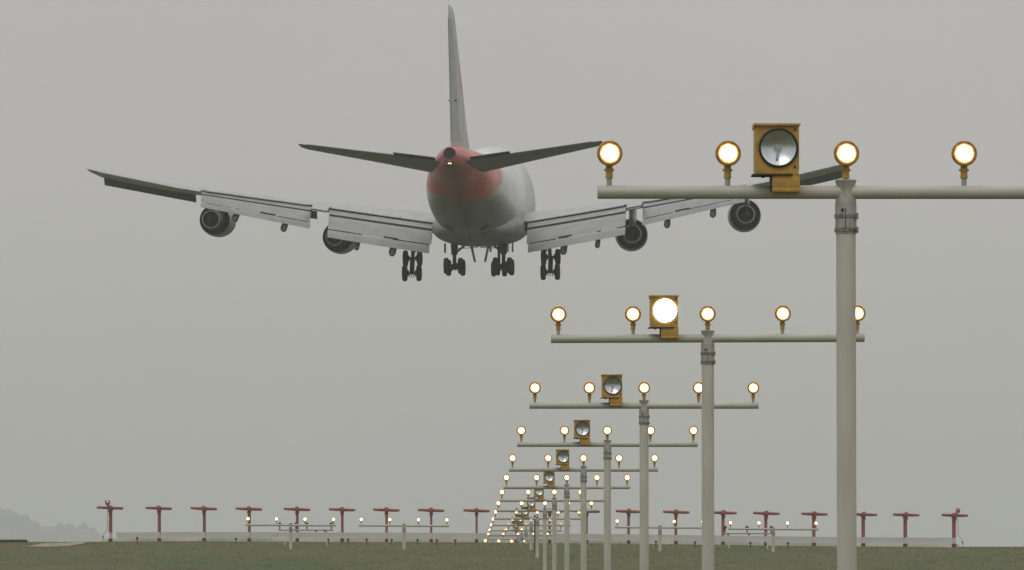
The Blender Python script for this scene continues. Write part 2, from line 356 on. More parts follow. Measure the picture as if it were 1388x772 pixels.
# ---------------------------------------------------------------- approach light fittings (template parts, built once)
LZ = 5.27                                     # every approach lamp stands on one level
BAR_DROP = 0.324
def lamp_proto(parent):
    b = MB()
    b.lathe([(-0.075, 0.083), (-0.082, 0.090), (-0.080, 0.103), (-0.066, 0.109), (-0.045, 0.105), (-0.030, 0.100), (0.05, 0.085), (0.10, 0.055), (0.125, 0.025), (0.13, 0.001)], n=36)
    for k in range(8):
        a = 2*math.pi*(k+.5)/8; b.box((0.097*math.cos(a), -0.082, 0.097*math.sin(a)), (0.012, 0.012, 0.012))
    lamp = b.build('lamp', M['brownring'], parent)
    s = MB(); s.lathe([(-0.092, 0.001), (-0.091, 0.03), (-0.087, 0.06), (-0.078, 0.082), (-0.070, 0.084)], n=32); s.build('lens', M['lamp'], lamp)
    c = MB(); c.tube((0, 0, -0.10), (0, 0, -0.205), 0.030, n=14); c.tube((0, 0, -0.125), (0, 0, -0.15), 0.034, n=14); c.tube((0, 0, -0.19), (0, 0, -0.206), 0.033, n=14)
    c.tube((-0.042, 0, -0.137), (0.042, 0, -0.137), 0.008, n=8)
    c.build('clamp', M['yellow'], lamp)
    p = MB(); p.tube((0, 0, -0.20), (0, 0, -0.285), 0.023, n=14); p.build('stem', M['collar'], lamp)
    return lamp
def strobe_proto(parent, lit=False):
    b = MB()
    W_, H_2, yf, yb, rr_, cx_, cz_ = 0.186, 0.205, -0.09, 0.21, 0.150, 0.012, 0.010
    inn, outr = [], []
    for k in range(48):
        a = 2*math.pi*k/48+math.pi/48; c_, s_ = math.cos(a), math.sin(a)
        inn.append((cx_+rr_*c_, yf, cz_+rr_*s_)); m_ = min(W_/abs(c_) if abs(c_) > 1e-6 else 9, H_2/abs(s_) if abs(s_) > 1e-6 else 9); outr.append((m_*c_, yf, m_*s_))
    b.add(outr+inn+[(x, yb, z) for x, y, z in outr], [(k, (k+1) % 48, 48+(k+1) % 48, 48+k) for k in range(48)]+[(k, (k+1) % 48, 96+(k+1) % 48, 96+k) for k in range(48)]+[tuple(range(96, 144))])
    b.box((0, 0.055, 0.209), (0.396, 0.34, 0.012)); b.box((-0.194, 0.05, 0.192), (0.008, 0.30, 0.03)); b.box((0, -0.112, 0.204), (0.396, 0.008, 0.014))
    b.box((0, 0.06, -0.212), (0.378, 0.31, 0.010))
    box = b.build('strobe_housing', M['yellow'], parent, ang=25)
    k = MB(); k.box((0.075, 0.02, -0.275), (0.235, 0.22, 0.12)); k.box((0.075, 0.005, -0.345), (0.235, 0.20, 0.035)); k.build('bracket', M['yellow'], box, bevel=0.006)
    d = MB(); d.box((-0.048, 0.02, -0.285), (0.014, 0.22, 0.125)); d.box((-0.04, 0.02, -0.217), (0.34, 0.26, 0.012), mi=0); d.tube((-0.115, -0.02, -0.217), (-0.115, -0.02, -0.240), 0.013, n=10)
    d.build('cable_gland', M['dark'], box)
    r = MB(); r.lathe([(-0.098, 0.168), (-0.112, 0.166), (-0.116, 0.158), (-0.112, 0.150), (-0.098, 0.148)], c=(0.012, 0, 0.010), n=48)
    for (x, z) in ((0.150, 0.165), (0.150, -0.150)): r.tube((x, -0.088, z), (x, -0.098, z), 0.010, n=12)
    r.build('gasket_ring', M['dark'], box)
    if lit:
        l = MB(); l.lathe([(-0.130, 0.001), (-0.128, 0.06), (-0.122, 0.12), (-0.112, 0.165)], n=40); o = l.build('lens', M['flash'], box); o.location = (0.012, 0, 0.010)  # lit lens is wider than the clear one, its shape standing in for bloom
    else:
        l = MB(); l.lathe([(-0.100+0.048*(1-(q_/10)**2), max(.001, 0.1495*q_/10)) for q_ in range(11)], n=48)
        o = l.build('reflector', M['reflector'], box); o.location = (0.012, 0, 0.010)
        u = MB()
        for k_ in range(16):
            a0, a1 = 2*math.pi*k_/16, 2*math.pi*(k_+1)/16
            u.tube((0.022*math.cos(a0), -0.085, 0.022*math.sin(a0)), (0.022*math.cos(a1), -0.085, 0.022*math.sin(a1)), 0.004, n=6)
        u.tube((0, -0.05, 0), (0, -0.082, 0), 0.010, n=10); u.tube((-0.02, -0.05, 0), (-0.02, -0.085, 0), 0.005, n=8); u.tube((0, -0.065, -0.02), (-0.012, -0.078, -0.10), 0.010, 0.012, n=10)
        q = u.build('flash_tube', M['tube'], box); q.location = (0.012, 0, 0.010)
        gl = MB(); gl.lathe([(-0.1205, 0.001), (-0.119, 0.08), (-0.113, 0.149), (-0.111, 0.149), (-0.117, 0.08), (-0.1185, 0.001)], n=40)
        q = gl.build('lens', M['glass'], box); q.location = (0.012, 0, 0.010)
    return box
def bar_proto(parent, half, ends=0.10):
    b = MB(); L = half+ends
    b.lathe([(-L, 0.001), (-L, 0.052), (-L+0.004, 0.058), (L-0.004, 0.058), (L, 0.052), (L, 0.001)], axis=(1, 0, 0), n=28)
    return b.build('crossbar', M['bar'], parent, ang=25)
def collar_proto(parent):
    # sleeve whose top is cut to saddle the crossbar: flared lip, waist, then the full sleeve with its split
    b = MB(); prof = [(0.102, 0.001), (0.104, 0.090), (0.094, 0.091), (0.088, 0.088), (0.06, 0.079), (0.03, 0.073), (0.0, 0.072), (-0.03, 0.076), (-0.06, 0.084), (-0.085, 0.090), (-0.10, 0.091), (-0.35, 0.091), (-0.352, 0.080)]
    b.lathe(prof, axis=(0, 0, 1), n=36)
    b.box((-0.008, -0.0915, -0.245), (0.006, 0.004, 0.21), mi=1); b.tube((-0.035, -0.086, -0.155), (-0.035, -0.098, -0.155), 0.013, n=12, mi=1)
    c = b.build('collar', [M['collar'], M['dark']], parent, ang=30)
    for z in (-0.205, -0.32):
        k = MB(); k.lathe([(-0.016, 0.091), (-0.014, 0.098), (0.014, 0.098), (0.016, 0.091)], c=(0, 0, z), axis=(0, 0, 1), n=36)
        k.box((0.088, -0.045, z), (0.028, 0.05, 0.05)); k.tube((0.088, -0.085, z), (0.088, -0.01, z), 0.011, n=10); k.build('band_clamp', M['clamp'], c)
    return c
store = bpy.data.objects.new('store', None)
L_ = lamp_proto(None); ST_ = strobe_proto(None); STF_ = strobe_proto(None, True)
BAR5 = bar_proto(None, 2.0); BAR4 = bar_proto(None, 2.25, 0.14); CO_ = collar_proto(None)

def mast(n, x, y, lamps, label, cat='light mast', group='approach light masts in the receding row', strobe=None, bar=BAR5, dz=0.0, slope=0.0, lampz=LZ, tiltbar=0.0):
    base = gz(x, y)-0.05
    root = empty('approach_light_mast', (x, y, base), label, cat, group)
    H = lampz+dz-BAR_DROP-base                       # height of the crossbar's axis over the base
    p = MB(); p.tube((0, 0, 0), (0, 0, H-0.34), 0.083, n=28); p.build('pole', M['pole'], root)
    b = copy_part(bar, root, (0, 0, H)); b.rotation_euler = (0, tiltbar, 0)
    copy_part(CO_, root, (0, 0, H))
    for lx in lamps: 
        q = copy_part(L_, root, (lx, 0, H+BAR_DROP-lx*math.tan(tiltbar))); q.rotation_euler = (0, 0, random.uniform(-.05, .05))
    if strobe: copy_part(strobe, root, (-0.59, -0.10, H+0.352))
    return root
LAB = ['biggest, nearest cream T-shaped light mast, its bar running off the right edge',
       'cream light mast carrying the one strobe that is flashing bright white',
       'cream light mast with unlit strobe, directly behind and below the mast with the flashing strobe',
       'cream light mast fourth from the camera, unlit strobe box left of its pole',
       'cream light mast fifth from the camera in the receding row',
       'cream light mast sixth from the camera in the receding row',
       'cream light mast seventh from the camera in the receding row',
       'small light mast eighth from the camera in the receding row',
       'small light mast ninth from the camera, pole foot showing on the grass',
       'small light mast tenth from the camera, in line with the wide crossbar of lights',
       'small far light mast eleventh from the camera in the receding row',
       'tiny far light mast twelfth from the camera, last but one before the runway',
       'tiny farthest light mast, lowest bar of the receding row before the runway']
CX = 3.165
for n in range(13):
    y = 51.2+30*n
    mast(n, CX, y, (-2, -1, 0, 1, 2), LAB[n], strobe=(STF_ if n == 1 else ST_) if n < 11 else None, tiltbar=(-0.004 if n == 1 else 0.0))
# the 300 m crossbar, in line with mast ten
dC = 321.2; sC = F/dC
for (p0, p1, pp, lab, yy) in ((336, 452.3, 394, 'low mast with four lit lamps, leftmost of the four wide crossbar masts', 703.2),
                          (490, 605.5, 547, 'low mast with four lit lamps, second from left of the crossbar masts', 704.0),
                          (836.5, 952.5, 893, 'low mast with four lit lamps, just right of the receding row', 706.4),
                          (990, 1106, 1048.5, 'low mast with four lit lamps, rightmost of the crossbar masts', 708.6)):
    c = P((p0+p1)/2, yy, dC)
    mast(0, c.x, dC, [(-1.5+k)*1.507 for k in range(4)], lab, group='four crossbar masts beside the row', bar=BAR4, lampz=c.z, tiltbar=R(0.35))
# remove templates from the scene (their meshes live on in the copies)
for t_ in (L_, ST_, STF_, BAR5, BAR4, CO_):
    for ch in list(t_.children): bpy.data.objects.remove(ch, do_unlink=True)
    bpy.data.objects.remove(t_, do_unlink=True)

# threshold lamps standing on the ground at the far end of the row
def ground_lamp(px, py, d, label, r=0.11, lit=True, group=None, cat='ground light', name='threshold_light'):
    p = P(px, py, d); zb = gz(p.x, p.y); root = empty(name, (p.x, p.y, zb-0.02), label, cat, group)
    h = max(0.16, p.z-zb)
    b = MB(); b.lathe([(-0.06, r*0.8), (-0.07, r), (0.02, r*0.95), (0.09, r*0.5), (0.10, 0.001)], c=(0, 0, h), n=20); b.build('housing', M['brownring'] if lit else M['unlit'], root)
    s = MB(); s.tube((0, 0, 0), (0, 0, h-r*0.8), 0.03, n=10); s.build('stem', M['unlit'], root)
    l = MB(); l.lathe([(-0.09, 0.001), (-0.085, r*0.5), (-0.065, r*0.82)], n=20)
    o = l.build('lens', M['lamp'] if lit else M['unlit'], root); o.location = (0, 0, h)
    return root
for px, py, d, lab in ((657.8, 732.0, 418, 'bright ground lamp at the lower left end of the light row'), (676, 732.3, 418, 'bright ground lamp second from left on the grass edge'),
                       (693.5, 732.5, 418, 'bright ground lamp third from left on the grass edge'), (711, 734, 418, 'faint small ground lamp rightmost on the grass edge')):
    ground_lamp(px, py, d, lab, r=0.15 if px < 700 else 0.07, group='ground lamps at the end of the row')

# ---------------------------------------------------------------- localiser antenna array
DA = 425.0; K = DA/345
TX = [150, 216, 277, 338, 403, 464, 524, 584.5, 646, 700, 745, 795, 852, 916, 980, 1038, 1103, 1170, 1227, 1293]
ORD = ['first', 'second', 'third', 'fourth', 'fifth', 'sixth', 'seventh', 'eighth', 'ninth', 'tenth']
def antenna(px, label):
    ty = interp([(150, 688.2), (646, 692.0), (852, 693.0), (1103, 696.5), (1293, 698.2)], px)
    t = P(px, ty, DA); zb = gz(t.x, DA)-0.05; root = empty('localiser_antenna', (t.x, DA, zb), label, 'antenna', 'red T-shaped antennas in one line')
    H = t.z-zb
    for dy in (-0.75, 0.75):
        p = MB(); p.tube((0, dy, 0), (0, dy, 0.30), 0.105, n=12, mi=2); p.tube((0, dy, 0.29), (0, dy, 0.72), 0.082, n=12, mi=1)
        p.tube((0, dy, 0.71), (0, dy, H-0.02), 0.078, n=12, mi=0)
        p.build('post', [M['red'], M['redwhite'], M['redfoot']], root)
    b = MB(); b.lathe([(-1.3, 0.001), (-1.27, 0.14), (-1.0, 0.18), (1.2, 0.12), (1.4, 0.001)], c=(0, 0, H+0.02), n=16); b.build('boom', M['red'], root)
    for s in (-1, 1):
        a = MB()
        for dy, L in ((-0.85, 0.92), (0.0, 0.84), (0.8, 0.74)):
            a.tube((s*0.05, dy, H), (s*L, dy, H-0.03*s), 0.105, 0.085, n=10)
        a.tube((s*0.16, -0.87, H), (s*0.16, 0.82, H), 0.05, n=8)
        a.build('dipole_arm', M['red'], root)
    g_ = MB(); g_.box((0, 0, H-0.15), (0.22, 1.7, 0.14)); g_.tube((0, -0.8, H-0.22), (0, -0.8, H-0.42), 0.15, 0.08, n=10); g_.build('head_bracket', M['red'], root, bevel=0.01)
for i, px in enumerate(TX):
    lab = 'red T-shaped antenna on a white-banded post, ' + (ORD[i] + ' from the left end of the line' if i < 10 else ORD[19-i] + ' from the right end of the line')
    if i == 0: lab = 'red T-shaped antenna at the left end of the line, beside a small obstruction light'
    if i == 19: lab = 'red T-shaped antenna at the right end of the line, beside a small round obstruction light'
    antenna(px, lab)
# low pale screen running behind the antennas
sc = empty('reflector_screen', P(720, 732, DA+3), 'long low pale grey screen running along the ground behind the red antennas', 'screen')
sc.location.z = 0; base = Vector(sc.location)
NB = 38
for nm, m_, z0, z1, th in (('panel', 'screen', 0.24, 0.68, 0.05), ('base_rail', 'screenlow', -0.06, 0.24, 0.12)):
    b = MB(); secs = []
    for i in range(NB+1):
        px = lerp(143 if nm == 'base_rail' else 158, 1300 if nm == 'base_rail' else 1290, i/NB); q = P(px, 730, DA+3); zg = gz(q.x, q.y)
        x = q.x-base.x
        secs.append([(x, -th, zg+z0), (x, th, zg+z0), (x, th, zg+z1), (x, -th, zg+z1)])
    b.loft(secs); b.build(nm, M[m_], sc, smooth=False)

# obstruction lights at both ends
def obstruction(pxs, ytop, ybot, label, twin, sgn):
    d = DA-1.5; t = P(pxs, ytop, d); zb = gz(t.x, d)-0.03; root = empty('obstruction_light', (t.x, d, zb), label, 'obstruction light')
    H = t.z-zb; u = d/F
    b = MB()
    pts = [Vector((0, 0, H-0.05)), Vector((0, 0, 17*u)), Vector((sgn*5*u, 0, 12*u)), Vector((sgn*6*u, 0, 0))]
    for a, c in zip(pts, pts[1:]): b.tube(a, c, 0.016, n=8)
    b.box((sgn*6*u, 0, 7.5*u), (0.09, 0.08, 0.16)); b.build('conduit', M['cable'], root)
    if twin:
        k = MB(); k.tube((-0.13, 0, H-0.02), (0.13, 0, H-0.02), 0.07, n=10); k.tube((0, 0, H-0.18), (0, 0, H), 0.06, n=10); k.build('cradle', M['redfoot'], root)
        for s in (-1, 1):
            l = MB(); l.lathe([(0, 0.068), (0.19, 0.06), (0.24, 0.03), (0.245, 0.001)], c=(s*0.12, 0, H), axis=(0, 0, 1), n=14); l.build('lamp', M['red'], root)
    else:
        l = MB(); l.lathe([(-0.13, 0.001), (-0.12, 0.12), (-0.04, 0.155), (0.06, 0.15), (0.15, 0.09), (0.17, 0.001)], c=(0, 0, H), axis=(0, 0, 1), n=18); l.build('lamp', mat('faded_red_dome', (0.42, 0.12, 0.09), 0.4), root)
        k = MB(); k.tube((0, 0, H-0.17), (0, 0, H-0.05), 0.12, 0.13, n=16); k.build('cradle', M['redfoot'], root)
obstruction(145.8, 682.2, 732, 'twin red obstruction light on a thin bent conduit at the left end', True, -1)
obstruction(1298.5, 691.5, 741, 'round red obstruction light on a thin bent conduit at the right end', False, 1)

# thin oxide-red mast in the row, standing on the slope
p_ = P(725, 748, 306); q_ = P(724.5, 700, 306); zb = gz(p_.x, 306)
root = empty('monitor_mast', (p_.x, 306, zb-0.05), 'thin dark red post standing on the grass among the far light masts', 'post')
b = MB(); b.tube((0, 0, 0), (0, 0, q_.z-zb), 0.045, n=12); b.build('post', M['brownpost'], root)
b = MB(); b.tube((0, 0, q_.z-zb-0.02), (0, 0, q_.z-zb+0.12), 0.075, 0.055, n=12); b.build('cap', M['brownpost'], root)

# low unlit frames behind the outer crossbar masts
def frame(p0, p1, y, lab, drops):
    d = 336.0; a = P(p0, y, d); c = P(p1, y, d); zb = gz((a.x+c.x)/2, d)
    root = empty('unlit_light_frame', ((a.x+c.x)/2, d, zb), lab, 'light frame', 'low unlit frames'); hw = (c.x-a.x)/2
    z0, z1 = a.z-zb, c.z-zb
    b = MB(); b.tube((-hw, 0, z0), (hw, 0, z1), 0.045, n=10); b.build('crossbar', M['collar'], root)
    for t, upp in drops:
        x = lerp(-hw, hw, t); z = lerp(z0, z1, t); k = MB()
        if upp: k.tube((x, 0, z), (x, 0, z+0.30), 0.035, n=8); k.lathe([(-0.09, 0.001), (-0.09, 0.09), (0.02, 0.10), (0.09, 0.04), (0.09, 0.001)], c=(x, 0, z+0.33), n=14)
        else: k.tube((x, 0, z), (x, 0, z-0.10), 0.06, n=8)
        k.build('lamp' if upp else 'junction_box', M['unlit'], root)
    for t in (0.12, 0.88):
        x = lerp(-hw, hw, t); k = MB(); k.tube((x, 0, -0.05), (x, 0, lerp(z0, z1, t)-0.02), 0.03, n=8); k.build('leg', M['screen'], root)
frame(377, 452, 718.2, 'low grey bar with dark unlit lamps behind the leftmost crossbar mast', ((0.03, True), (0.32, True), (0.52, True), (0.96, True), (0.68, False), (0.85, False)))
frame(980, 1048, 722.8, 'low grey bar with dark unlit lamps behind the rightmost crossbar mast', ((0.04, True), (0.48, True), (0.1, False), (0.52, False), (0.96, True)))

# small unlit ground fittings along the crest
GF = [(445, 730.6), (463, 730.4), (472, 730.6), (497, 730.6), (566, 731.4), (592, 731.6), (617, 731.8), (531, 731), (889, 733.6), (942, 734.4), (320, 729.8), (186, 728.6), (1017, 735.2), (1068, 735.6)]
for i, (px, py) in enumerate(GF):
    near = min(TX, key=lambda t: abs(t-px)); k = TX.index(near)
    side = 'left' if px < near else 'right'
    wh = (ORD[k] + ' antenna from the left') if k < 10 else (ORD[19-k] + ' antenna from the right')
    if px == 463: wh = 'sixth antenna from the left, touching its foot'; 
    if px == 472: wh = 'sixth antenna from the left, just right of it'
    if px == 497: wh = 'pale screen midway between sixth and seventh antennas'
    ground_lamp(px, py, 340, 'tiny dark ground light by the %s%s' % (wh, '' if px in (463, 472, 497) else ', %s side' % side), r=0.075, lit=False, group='tiny unlit lights along the crest', name='ground_light')

# ---------------------------------------------------------------- the airliner
AC = empty('airliner', (0.80, 478, CZ+24.22), 'big four-engined white and red jet landing with wheels down, seen from behind', 'airliner', rot=(R(3.0), R(-0.35), R(-3.6)))
# fuselage: (Y, bottom, top, half width)
FS = [(32.0, 5.4, 5.8, 0.15), (31.4, 4.8, 6.6, 0.85), (30.2, 4.2, 7.6, 1.6), (28.5, 3.7, 9.0, 2.3), (26.5, 3.35, 10.3, 2.8), (24, 3.1, 10.8, 3.12), (20, 3.0, 10.95, 3.25), (13, 3.0, 10.9, 3.25),
      (9, 3.0, 10.5, 3.25), (5, 3.0, 10.05, 3.25), (0, 3.0, 9.95, 3.25), (-8, 3.0, 9.9, 3.25), (-12, 3.15, 9.9, 3.24), (-16, 3.65, 9.9, 3.15), (-20, 4.5, 9.9, 2.92), (-24, 5.55, 9.92, 2.5), (-28, 6.6, 9.95, 1.95),
      (-31, 7.4, 10.0, 1.5), (-34, 8.15, 10.0, 1.0), (-36, 8.6, 9.9, 0.66), (-36.8, 8.8, 9.8, 0.5)]
def fsec(y, b_, t_, w_, n=48):
    out = []
    for i in range(n):
        a = 2*math.pi*i/n; c, s = math.cos(a), math.sin(a); zc = b_+min(w_*1.02, (t_-b_)/2); 
        h = (zc-b_) if s < 0 else (t_-zc)
        k = 1.0 if s < 0 else 1-0.16*max(0, (h-3.6)/4)*s*s
        out.append(Vector((w_*c*k, y, zc+h*s)))
    return out
def fdense():
    out = []; ys_ = []
    for (a, b) in zip(FS, FS[1:]):
        m_ = max(1, int((a[0]-b[0])/1.2))
        for i in range(m_):
            t = i/m_; out.append([lerp(a[k], b[k], t) for k in range(4)])
    out.append(list(FS[-1]))
    for _ in range(3):
        o2 = [out[0]]
        for i in range(1, len(out)-1): o2.append([out[i][0]] + [(out[i-1][k]+2*out[i][k]+out[i+1][k])/4 for k in (1, 2, 3)])
        o2.append(out[-1]); out = o2
    return out
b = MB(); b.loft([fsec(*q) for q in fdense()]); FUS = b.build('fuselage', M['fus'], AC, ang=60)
b = MB(); b.lathe([(0.0, 0.40), (-0.10, 0.44), (-0.16, 0.42), (-0.12, 0.34), (0.25, 0.30), (0.26, 0.001)], c=(0, -36.75, 9.33), n=24); b.tube((0, -36.70, 9.33), (0, -36.83, 9.33), 0.40, n=24); b.build('exhaust', M['dark'], FUS)
b = MB(); b.box((0, -36.55, 8.55), (0.5, 0.5, 0.4)); b.build('light_fairing', M['dark'], FUS, bevel=0.1)
for s in (-1, 1):
    b = MB(); b.lathe([(-0.06, 0.001), (-0.05, 0.04), (-0.01, 0.055), (0.02, 0.055)], n=14); o = b.build('tail_light', M['navlight'], FUS); o.location = (s*0.07, -36.82, 8.62)
for s in (-1, 1):
    b = MB(); b.box((0, 0, 0), (0.7, 0.5, 0.10)); o = b.build('vent', M['flapdark'], FUS, bevel=0.03); o.location = (s*1.35, -17.2, 4.06); o.rotation_euler = (R(-13), -s*R(28), 0)
b = MB(); b.box((0, -14.5, 3.28), (0.08, 1.4, 0.5)); b.box((0.4, -10, 2.85), (0.05, 0.5, 0.4)); b.build('blade_antenna', M['flapdark'], FUS)
# belly and wing-root fairing
BF = [(13.5, 3.6, 4.6, 2.2), (11, 3.05, 5.2, 3.15), (6, 2.74, 5.6, 3.45), (0, 2.68, 5.7, 3.58), (-5, 2.72, 5.6, 3.52), (-9, 2.88, 5.2, 3.2), (-12, 3.1, 4.8, 2.6), (-14.5, 3.5, 4.5, 1.7)]
b = MB(); b.loft([[Vector((w_*math.cos(a)*abs(math.cos(a))**-0.12 if abs(math.cos(a)) > 1e-3 else 0, y, (lo+hi)/2+(hi-lo)/2*math.sin(a)*(abs(math.sin(a))**-0.08 if abs(math.sin(a)) > 1e-3 else 0))) for a in [2*math.pi*(i+.5)/40 for i in range(40)]] for y, lo, hi, w_ in BF])
b.build('belly_fairing', mat('belly_grey', (0.17, 0.175, 0.17), 0.4, col2=(0.11, 0.115, 0.11), scale=0.6), AC, ang=60)

# ---- wing geometry
def XLE(x): return 11.5-(x-3.25)*0.881
def XTE(x): return interp([(0, -3.4), (3.25, -3.5), (11.9, -5.7), (29.8, -15.8)], x)
def ZTE(x): return interp([(0, 3.5), (3.25, 3.98), (11.9, 5.62), (20.8, 7.05), (25.5, 7.95), (29.8, 9.0)], x)
def INC(x): return interp([(0, 2.6), (11.9, 1.6), (20, 0.0), (22, -1.5), (29.8, -4.5)], x)
def THK(x): return interp([(0, .134), (3.25, .125), (11.9, .085), (20, .085), (29.8, .11)], x)
def naca(u, t): return 5*t*(0.2969*math.sqrt(u)-0.126*u-0.3516*u*u+0.2843*u**3-0.1036*u**4)
def wpt(x, u, side, s=1):
    c = XLE(x)-XTE(x); ly = XLE(x)-u*c; zc = ZTE(x)+(1-u)*c*math.tan(R(INC(x)))
    cam_ = 0.012*c*4*u*(1-u)
    return Vector((s*x, ly, zc+cam_+side*naca(u, THK(x))*c*(0.95 if side > 0 else 1.0)))
def wsec(x, s, end):
    us = [end*(1-math.cos(math.pi*i/14))/2 for i in range(15)]
    return [wpt(x, u, 1, s) for u in us] + [wpt(x, u, -1, s) for u in us[::-1][:-1]]
for s in (-1, 1):
    st = [(0, .78), (3.3, .78), (6, .78), (9, .78), (11.65, .78), (11.7, 1.0), (12.85, 1.0), (12.9, .79), (15, .79), (18, .79), (21.05, .79), (21.1, 1.0), (24, 1), (27, 1), (28.6, 1)]
    b = MB(); b.loft([wsec(x, s, e_) for x, e_ in st]+[[Vector((s*29.3, lerp(v.y, XTE(29.2)+0.6, 0.25), v.z*0.5+0.5*ZTE(29.2)+.03)) for v in wsec(29.1, s, 1)]])
    WG = b.build('wing', M['alu'], AC, ang=40)
    # dark block behind the rear spar, standing in for shade in the open flap gap
    for x0, x1, e_ in ((3.4, 11.6, .785), (12.95, 21.0, .795)):
        b = MB(); secs = []
        for x in (x0, (x0+x1)/2, x1):
            u1, l1 = wpt(x, e_, 1, s), wpt(x, e_, -1, s)
            secs.append([u1+Vector((0, 0.05, -0.015)), u1+Vector((0, -0.30, -0.05)), l1+Vector((0, -0.25, 0.04)), l1+Vector((0, 0.05, 0.02))])
        b.loft(secs); b.build('dark_gap_fill', M['flapdark'], WG, smooth=False)
    # spoiler panels over the flap bay, a little proud of the skin
    for x0, x1, n_ in ((3.6, 11.5, 3), (13.2, 20.8, 4)):
        for k in range(n_):
            a0, a1 = lerp(x0, x1, k/n_)+.03, lerp(x0, x1, (k+1)/n_)-.03; b = MB(); secs = []
            for x in (a0, a1):
                p0, p1 = wpt(x, .70, 1, s), wpt(x, .785, 1, s)
                d_ = (p1-p0).normalized(); p1 = p1+d_*0.55
                secs.append([p0+Vector((0, 0, .012)), p1+Vector((0, 0, .03)), p1+Vector((0, 0, -.03)), p0+Vector((0, 0, -.04))])
            b.loft(secs); b.build('spoiler', M['alu'], WG, smooth=False)
    # triple slotted flaps
    def flap_chain(x, e_, k):
        u1 = wpt(x, e_, 1, s); out = []; p = u1+Vector((0, -0.45*k, -0.30*k))
        for L, ang in ((0.95*k, 22), (2.0*k, 35), (0.95*k, 48)):
            d_ = Vector((0, -math.cos(R(ang)), -math.sin(R(ang)))); nrm = Vector((0, -math.sin(R(ang)), math.cos(R(ang))))
            out.append((p.copy(), d_, nrm, L)); p = p+d_*(L+0.02*k)+nrm*((-0.25 if ang == 22 else -0.10)*k)
        return out
    def flap_sec(ch):
        p, d_, nrm, L = ch;  prof = [(0, 0), (.04, .07), (.15, .115), (.35, .12), (.7, .06), (1, .012), (1, -.008), (.6, -.03), (.2, -.06), (.04, -.045)]
        return [p+d_*(u*L)+nrm*(v*min(L, 1.6)) for u, v in prof]
    for nm, x0, x1, e_, k0, k1 in (('inboard', 3.75, 11.6, .78, 0.90, 0.84), ('outboard', 12.95, 21.0, .79, 0.66, 0.47)):
        for j, pn in enumerate(('fore_flap', 'main_flap', 'aft_flap')):
            a0, a1 = (x0, x1)
            if pn == 'aft_flap' and nm == 'inboard': a0 = x0+0.12
            secs = [flap_sec(flap_chain(lerp(a0, a1, t), e_, lerp(k0, k1, t))[j]) for t in (0, .25, .5, .75, 1)]
            b = MB(); b.loft(secs); fo = b.build(pn, M['flap'], AC, ang=50)
            # dark strips under the flap edges stand in for shade in the slots
        for j in (0, 1):
            b = MB(); secs = []
            for t in ((0, 1) if j == 0 else (.02, .30)):
                c = flap_chain(lerp(x0, x1, t), e_, lerp(k0, k1, t))[j]; q = c[0]+c[1]*c[3]
                hh = .24 if j == 0 else .10
                secs.append([q+c[1]*(-.06)+c[2]*(-.012), q+c[1]*(-.02)+Vector((0, -.02, -.012)), q+Vector((0, -.05, -hh)), q+Vector((0, .2, -hh))])
            b.loft(secs); b.build('slot_shade_strip', M['flapdark'], AC, smooth=False)
        # short dark dash along the rear edge of each main flap
        
        c0 = flap_chain(lerp(x0, x1, .32), e_, lerp(k0, k1, .32))[1]; c1 = flap_chain(lerp(x0, x1, .46), e_, lerp(k0, k1, .46))[1]
        b = MB(); b.loft([[c[0]+c[1]*(c[3]*.97)+c[2]*.10, c[0]+c[1]*(c[3]*1.02)+c[2]*.03, c[0]+c[1]*(c[3]*1.02)-c[2]*.02, c[0]+c[1]*(c[3]*.97)+c[2]*.0] for c in (c0, c1)]); b.build('flap_dark_dash', M['flapdark'], AC, smooth=False)
    # flap track fairings
    for x, sz in ((6.7, 1.1), (9.4, 0.8), (14.9, 1.0), (18.5, 1.0)):
        e_ = .78 if x < 12 else .79; k = .88 if x < 12 else lerp(.66, .47, (x-12.95)/8.05); ch = flap_chain(x, e_, k); tail = ch[2][0]+ch[2][1]*(ch[2][3]*0.9)
        low = wpt(x, .55, -1, s); ax = [low+Vector((0, 1.2, 0.0)), low+Vector((0, -0.6, -0.28)), (low+tail)/2+Vector((0, 0.2, -0.55)), tail+Vector((0, 0.1, -0.42)), tail+Vector((0, -0.6*sz, -0.62*sz))]
        rr = [(0.03, 0.03), (0.17, 0.28), (0.21, 0.36), (0.26, 0.30), (0.02, 0.03)]
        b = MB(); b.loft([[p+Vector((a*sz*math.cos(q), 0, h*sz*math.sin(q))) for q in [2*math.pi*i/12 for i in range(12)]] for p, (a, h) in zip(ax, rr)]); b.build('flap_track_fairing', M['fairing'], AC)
    # drooped outboard aileron and the inboard aileron
    for pn, x0, x1, dr in (('aileron', 22.3, 28.4, 0.02), ('aileron', 11.75, 12.8, 0.14)):
        secs = []
        for x in (x0, x1):
            a_, t_ = wpt(x, .86, 1, s), wpt(x, 1.0, 1, s); l_ = wpt(x, .86, -1, s)
            secs.append([a_+Vector((0, 0, .012)), t_+Vector((0, -.18, -dr)), t_+Vector((0, -.18, -dr-.03)), l_+Vector((0, 0, -.02))])
        b = MB(); b.loft(secs); b.build(pn, M['alu'], WG, smooth=False)
    # leading edge flaps hanging below the nose of the wing
    for x0, x1, dp in ((4.6, 10.6, 1.0), (13.2, 19.8, 1.0), (22.0, 28.5, 0.85)):
        secs = []
        for x in (x0, x1):
            p = wpt(x, .03, -1, s); kk = dp*interp([(4, 1.0), (13, .85), (29, .72)], x)
            secs.append([p+Vector((0, -.15, .02)), p+Vector((0, .25*kk, -.45*kk)), p+Vector((0, .62*kk, -1.0*kk)), p+Vector((0, .70*kk, -.98*kk)), p+Vector((0, .45*kk, -.42*kk)), p+Vector((0, .18, .06))])
        b = MB(); b.loft(secs); b.build('leading_edge_flap', M['krueger'], WG, smooth=False)

